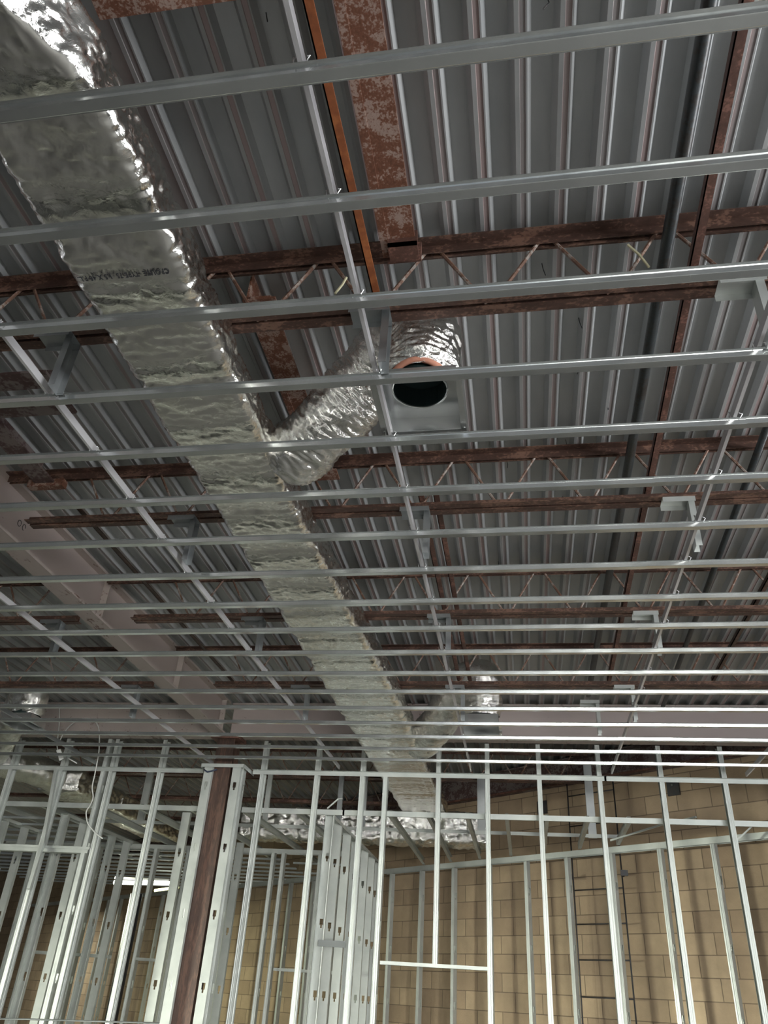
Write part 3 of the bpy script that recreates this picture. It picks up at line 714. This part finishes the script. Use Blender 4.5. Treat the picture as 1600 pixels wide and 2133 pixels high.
# partitions running back from the wall, their punched webs facing us
TZ = 1.655
def partition(X, ys_, nm, g, w_=.092, mat='galv_stud', z1=TZ-.002):
    for q, y in enumerate(ys_):
        stud(X, y, FL+.002, z1, f'punched partition stud {nm}, {ORD[q]} from the front', 0 if q % 3 else math.pi, mat, g, w_)
    track((X, ys_[0]-.05, z1+.004), (X, ys_[-1]+.1, z1+.004), f'top track of the partition {nm}', wd=w_+.004)
partition(-2.01, [8.52, 8.90, 9.42, 9.98, 10.59, 11.10, 11.50], 'left of the framed opening', 'punched studs left of the framed opening')
partition(-5.24, [8.86, 9.26, 9.66, 10.08, 10.48], 'at the left seen between tall studs', 'punched studs of the left partition')
partition(-6.25, [8.75, 9.2, 9.65, 10.1], 'at the left edge of the photo', 'punched studs at the left edge')
stud(-3.65, 8.56, FL+.002, 1.66, 'bright wide punched stud left of the column box', 0)
stud(-3.62, 10.38, FL+.002, 1.66, 'pale punched stud seen right of the column box', 0)
mb = MB(); q0, q1 = aty(665, 1963, 8.48), aty(713, 1975, 8.62)
mb.box((q0.x-.0, 8.44, q0.z-.035), (q0.x+.27, 8.455, q0.z+.02))
o = tag(mb.build('grey_strap', 'steelgrey'), 'short dark grey plate bridging the dense punched studs', 'plate')

# second frontal wall deeper in the building
W2 = 10.83; G2 = 'studs of the deeper frontal wall'
for x, nm in ((-3.26, 'left of the close pair behind the column'), (-3.12, 'right of the close pair behind the column'), (-2.62, 'right of the close pair'), (-4.45, 'left of the bright wide stud'), (-4.92, 'behind the first stud left of the column'), (-6.45, 'near the left edge'), (-5.75, 'behind the left partition')):
    stud(x, W2, FL+.002, TZ, f'thin stud of the deeper wall, {nm}', R90, group=G2, mat='galv_stud')
track((-7.2, W2, TZ+.006), (-2.1, W2, TZ+.006), 'top track of the deeper frontal wall', h=.05)
track((-3.1, W2, .30), (-2.1, W2, .30), 'door header track of the deeper wall near the perforated partition', h=.03)
track((-4.92, W2, .32), (-3.9, W2, .32), 'short header track behind the bright wide stud', h=.03)
track((-6.45, W2, .33), (-5.3, W2, .33), 'bright header track low behind the left partition', h=.035)

# studs standing off the block wall
AS = 10.63
def wstud(X, label, group, a=AS, z1=1.59, **k): 
    p = wallpt(X, a, FL+.002); stud(p.x, p.y, FL+.002, z1, label, ANG+R90, 'galv_stud', group, .064, **k)
wn = {5: 'at the right edge', 4: 'second from the right edge', 3: 'third from the right edge', 2: 'standing over the ladder right rail', 1: 'standing over the ladder left rail', 0: 'first left of the ladder',
      -1: 'behind the right jamb of the opening', -2: 'rightmost inside the framed opening', -3: 'middle one inside the framed opening', -4: 'leftmost inside the framed opening'}
for k in range(-4, 6): wstud(.053+.4775*k, f'pale furring stud against the block wall, {wn[k]}', 'furring studs on the block wall')
for k in range(-22, -4): wstud(.053+.4775*k, 'thin furring stud against the far left stretch of the block wall', 'furring studs on the far block wall')
def wtrack(X0, X1, label, mat='galv'):
    p0, p1 = wallpt(X0, AS-.0, 1.655), wallpt(X1, AS-.0, 1.655)
    mb = MB(); d = (p1-p0); L = d.length
    mb.sheet([(-.034, -.062), (-.034, 0), (.034, 0), (.034, -.062)], 0, L, 'x', .0014)
    return tag(mb.build('wall_track', mat, loc=p0, rotz=math.atan2(d.y, d.x)), label, 'metal track')
wtrack(-2.0, 2.9, 'broad top track on the studs along the block wall', 'galv_stud')
wtrack(-12.5, -2.05, 'bright top track along the far left block wall', 'galv_stud')

# ladder fixed to the block wall
lad = thing('wall_ladder', 'thin dark steel ladder fixed to the block wall', 'ladder')
AL = 10.80; XL, XR = .57, 1.09
for X in (XL, XR):
    mb = MB(); p = wallpt(X, AL, 0); mb.tube([(p.x, p.y, FL), (p.x, p.y, 2.62)], .0085, 8); mb.build('side_rail', 'black', lad, smooth=True)
z = .19
for k in range(-4, 7):
    zz = .19+.355*k; a, b2 = wallpt(XL, AL, zz), wallpt(XR, AL, zz); mb = MB(); mb.tube([a, b2], .0075, 8); mb.build('rung', 'black', lad, smooth=True)
for X, s_ in ((XL, -1), (XR, 1)):
    mb = MB(); p = wallpt(X+s_*.03, AL, 1.40); mb.box((p.x-.045, p.y-.01, 1.375), (p.x+.035, p.y+.01, 1.435)); mb.box((p.x-.012, p.y, 1.39), (p.x+.012, p.y+.22, 1.42)); mb.build('wall_bracket', 'black', lad)
for (px, py), nm in (((1130, 1682), 'left'), ((1403, 1642), 'right')):
    p = onw(px, py, AW-.01); t = thing('wall_plate', f'{nm} black steel plate bolted high on the block wall', 'plate', p, ANG, 'black plates on the block wall')
    mb = MB(); mb.box((-.075, -.012, -.08), (.075, .008, .08)); mb.build('plate', 'black', t)
    mb = MB(); mb.tube([(0, -.012, .03), (0, -.03, .03)], .012, 8); mb.build('bolt', 'galv', t)
# dark beam running along the top of the block wall
p0, p1 = wallpt(-10.0, AW-.13, 0), wallpt(2.9, AW-.13, 0); d = p1-p0
mb = MB(); mb.prism([(-.1, 2.50), (.1, 2.50), (.1, 2.515), (.006, 2.515), (.006, 2.77), (.1, 2.77), (.1, 2.785), (-.1, 2.785), (-.1, 2.77), (-.006, 2.77), (-.006, 2.515), (-.1, 2.515)], 0, d.length, 'x')
tag(mb.build('wall_beam', 'stub', loc=p0, rotz=math.atan2(d.y, d.x)), 'dark steel beam along the head of the block wall', 'beam')
p0, p1 = wallpt(-1.2, AW-.26, 0), wallpt(3.0, AW-.26, 0); d = p1-p0
mb = MB(); mb.box((0, -.015, 2.47), (d.length, .015, 2.49)); tag(mb.build('conduit_run', 'rust', loc=p0, rotz=math.atan2(d.y, d.x)), 'thin rusty conduit under the dark beam on the block wall', 'pipe')

# rear-room ceiling joists (flat studs) from ledger to block wall track
G3 = 'rear room ceiling joists'
k = 0
for X in [-1.39+.405*i for i in range(7)]:
    y1 = AS+WB*X-.06
    nm = ['leftmost', 'second from left', 'third from left', 'fourth from left', 'fifth from left', 'sixth from left', 'rightmost'][k]; k += 1
    if y1 < 8.7: continue
    mb = MB(); mb.sheet([(X+.036, 1.668), (X, 1.668), (X, 1.73), (X+.036, 1.73)], 8.53, y1, 'y', .0013)
    tag(mb.build('ceiling_joist', 'galv_stud'), f'slender rear ceiling joist running to the block wall, {nm} right of the partition', 'ceiling joist', G3)
for i, X in enumerate([-2.4, -3.0, -3.6, -4.2, -4.8, -5.4, -6.0, -6.6, -7.2]):
    mb = MB(); mb.sheet([(X+.036, 1.668), (X, 1.668), (X, 1.73), (X+.036, 1.73)], 8.53, 12.3, 'y', .0013)
    tag(mb.build('ceiling_joist', 'galv_stud'), f'slender ceiling joist over the left rear room, {ORD[i]} left of the perforated partition', 'ceiling joist', 'left rear room ceiling joists')
for i in range(16):
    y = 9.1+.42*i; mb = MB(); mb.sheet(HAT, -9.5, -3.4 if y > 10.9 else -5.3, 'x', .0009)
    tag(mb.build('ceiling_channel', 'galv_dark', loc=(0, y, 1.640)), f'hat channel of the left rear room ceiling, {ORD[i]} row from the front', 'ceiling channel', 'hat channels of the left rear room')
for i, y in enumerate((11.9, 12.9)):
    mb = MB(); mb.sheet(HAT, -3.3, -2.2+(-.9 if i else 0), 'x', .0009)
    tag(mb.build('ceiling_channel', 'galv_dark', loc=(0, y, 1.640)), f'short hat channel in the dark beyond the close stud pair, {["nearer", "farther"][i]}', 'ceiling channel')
# strongback lying over those joists and its straps
p0, p1 = aty(300, 1713, 9.72), aty(1290, 1747, 9.72)
mb = MB(); mb.sheet([(-.0, .0), (-.0, .038), (.013, .038)], -5.6, p1.x, 'x', .0014, off=(0, 9.72, 1.735))
tag(mb.build('strongback_channel', 'galv_stud'), 'thin strongback channel lying across the rear ceiling joists', 'carrier channel')
for (x, y), nm in (((1235, 1740), 'right of the ladder top'), ((1003, 1738), 'right of the main duct end'), ((292, 1705), 'left, between tall studs'), ((553, 1690), 'just right of the column box'), ((705, 1700), 'above the perforated partition'), ((757, 1680), 'left of the main duct end')):
    q = aty(x, y, 9.74); vstrap('stud_strap', q.x, 9.745, 1.735, 2.42 if x < 1200 else 2.6, .092 if x in (1235, 1003, 292) else .06, f'wide stud strap dropping from the roof, {nm}', 'galv_dark' if x not in (292, 553) else 'galv_stud')
q0, q1 = atz(1265, 1750, 1.735), aty(1450, 1702, 8.55)
mb = MB(); mb.tube([aty(1272, 1751, 9.25), aty(1378, 1718, 8.9), q1], .012, 4); tag(mb.build('brace_strip', 'galv_stud'), 'loose diagonal metal strip leaning from the block wall track to a stud', 'metal strip')
mb = MB(); mb.tube([aty(1535, 1750, 8.62), aty(1570, 1718, 8.55)], .010, 4); tag(mb.build('brace_strip', 'galv_stud'), 'shorter diagonal metal strip near the right edge', 'metal strip')
mb = MB(); mb.tube([aty(682, 1684, 8.9), aty(705, 1664, 8.9), aty(714, 1664, 8.9)], .011, 4); tag(mb.build('brace_strip', 'galv_stud'), 'short bent strip sticking up above the perforated partition', 'metal strip')
mb = MB(); mb.tube([aty(60, 1852, 8.3), aty(90, 1755, 8.36), aty(118, 1600, 8.36)], .026, 4); tag(mb.build('leaning_strip', 'galv_stud'), 'long leaning metal strip at the left beside the tagged stud', 'metal strip')

p = aty(285, 1862, 11.6)
mb = MB(); mb.tube([(p.x, p.y, FL), (p.x, p.y, p.z)], .085, 16); mb.tube([(p.x+.14, p.y+.05, FL), (p.x+.14, p.y+.05, p.z+.05)], .03, 10)
tag(mb.build('wrapped_pipe', 'black', smooth=True), 'dark wrapped vertical pipe in the left rear room behind a tall stud', 'pipe')
# the lit battens of the left rear room
def tube_at(px0, py0, px1, py1, Y, r, label, mat):
    t = thing('led_batten', label, 'lamp'); a, b2 = aty(px0, py0, Y), aty(px1, py1, Y)
    mb = MB(); mb.tube([a, b2], r, 10); mb.build('lamp_tube', mat, t, smooth=True)
    mb = MB(); d = (b2-a); mb.box((a.x, a.y-.02, max(a.z, b2.z)+r), (b2.x, a.y+.02, max(a.z, b2.z)+r+.03)); mb.build('housing', 'tag', t)
tube_at(238, 1838, 352, 1840, 12.6, .030, 'glaring white LED batten seen left of the column through the studs', 'lit')
tube_at(322, 1855, 372, 1848, 12.9, .022, 'yellow glowing batten end just below the white batten', 'lit_y')

# hanging white cable with its card tag
for (x0, y0, x1, y1), nm in (((722, 578, 698, 612), 'beside the centre carrier'), ((1308, 510, 1352, 556), 'right of centre')):
    a, b2 = aty(x0, y0, 2.18), aty(x1, y1, 2.18); mid = a.lerp(b2, .5)+Vector((.006, 0, .004))
    mb = MB(); mb.tube([a, mid, b2], .0055, 5); tag(mb.build('paper_strip', plain('pale_straw_strip', (.62, .58, .38), .7)), f'pale straw coloured strip caught on the first joist web, {nm}', 'strip')
t = thing('hanging_cable', 'thin white cable looping down in front of the left studs', 'cable')
Yc = 8.22
pts = [aty(x, y, Yc) for x, y in [(124, 1475), (123, 1510), (119, 1548), (120, 1562)]]
mb = MB(); mb.tube(catmull(pts, 6), .007, 6)
pts = [aty(x, y, Yc) for x, y in [(121, 1552), (132, 1528), (150, 1508), (172, 1497), (192, 1499), (204, 1512), (207, 1535), (206, 1565), (202, 1590), (197, 1615), (192, 1640), (194, 1660), (189, 1675), (180, 1690), (181, 1708), (186, 1720), (200, 1736), (214, 1747)]]
mb.tube(catmull(pts, 6), .007, 6); mb.build('cable', 'cable', t, smooth=True)
mb = MB(); a = aty(119, 1562, Yc-.01); mb.add([aty(x, y, Yc-.012) for x, y in [(117, 1563), (126, 1560), (133, 1580), (124, 1585)]]+[aty(x, y, Yc-.008) for x, y in [(117, 1563), (126, 1560), (133, 1580), (124, 1585)]],
    [(0, 1, 2, 3), (7, 6, 5, 4), (0, 4, 5, 1), (1, 5, 6, 2), (2, 6, 7, 3), (3, 7, 4, 0)]); mb.build('card_tag', 'tag', t)
mb = MB(); mb.tube([aty(143, 1580, 8.3), aty(160, 1590, 8.3)], .006, 6); tag(mb.build('loose_tie', 'tag'), 'short white tie poking out beside the cable tag', 'tie')

# ------------------------------------------------------------------ lift to floor level
for o in list(sc.objects):
    if o.parent is None: o.location.z += EYE
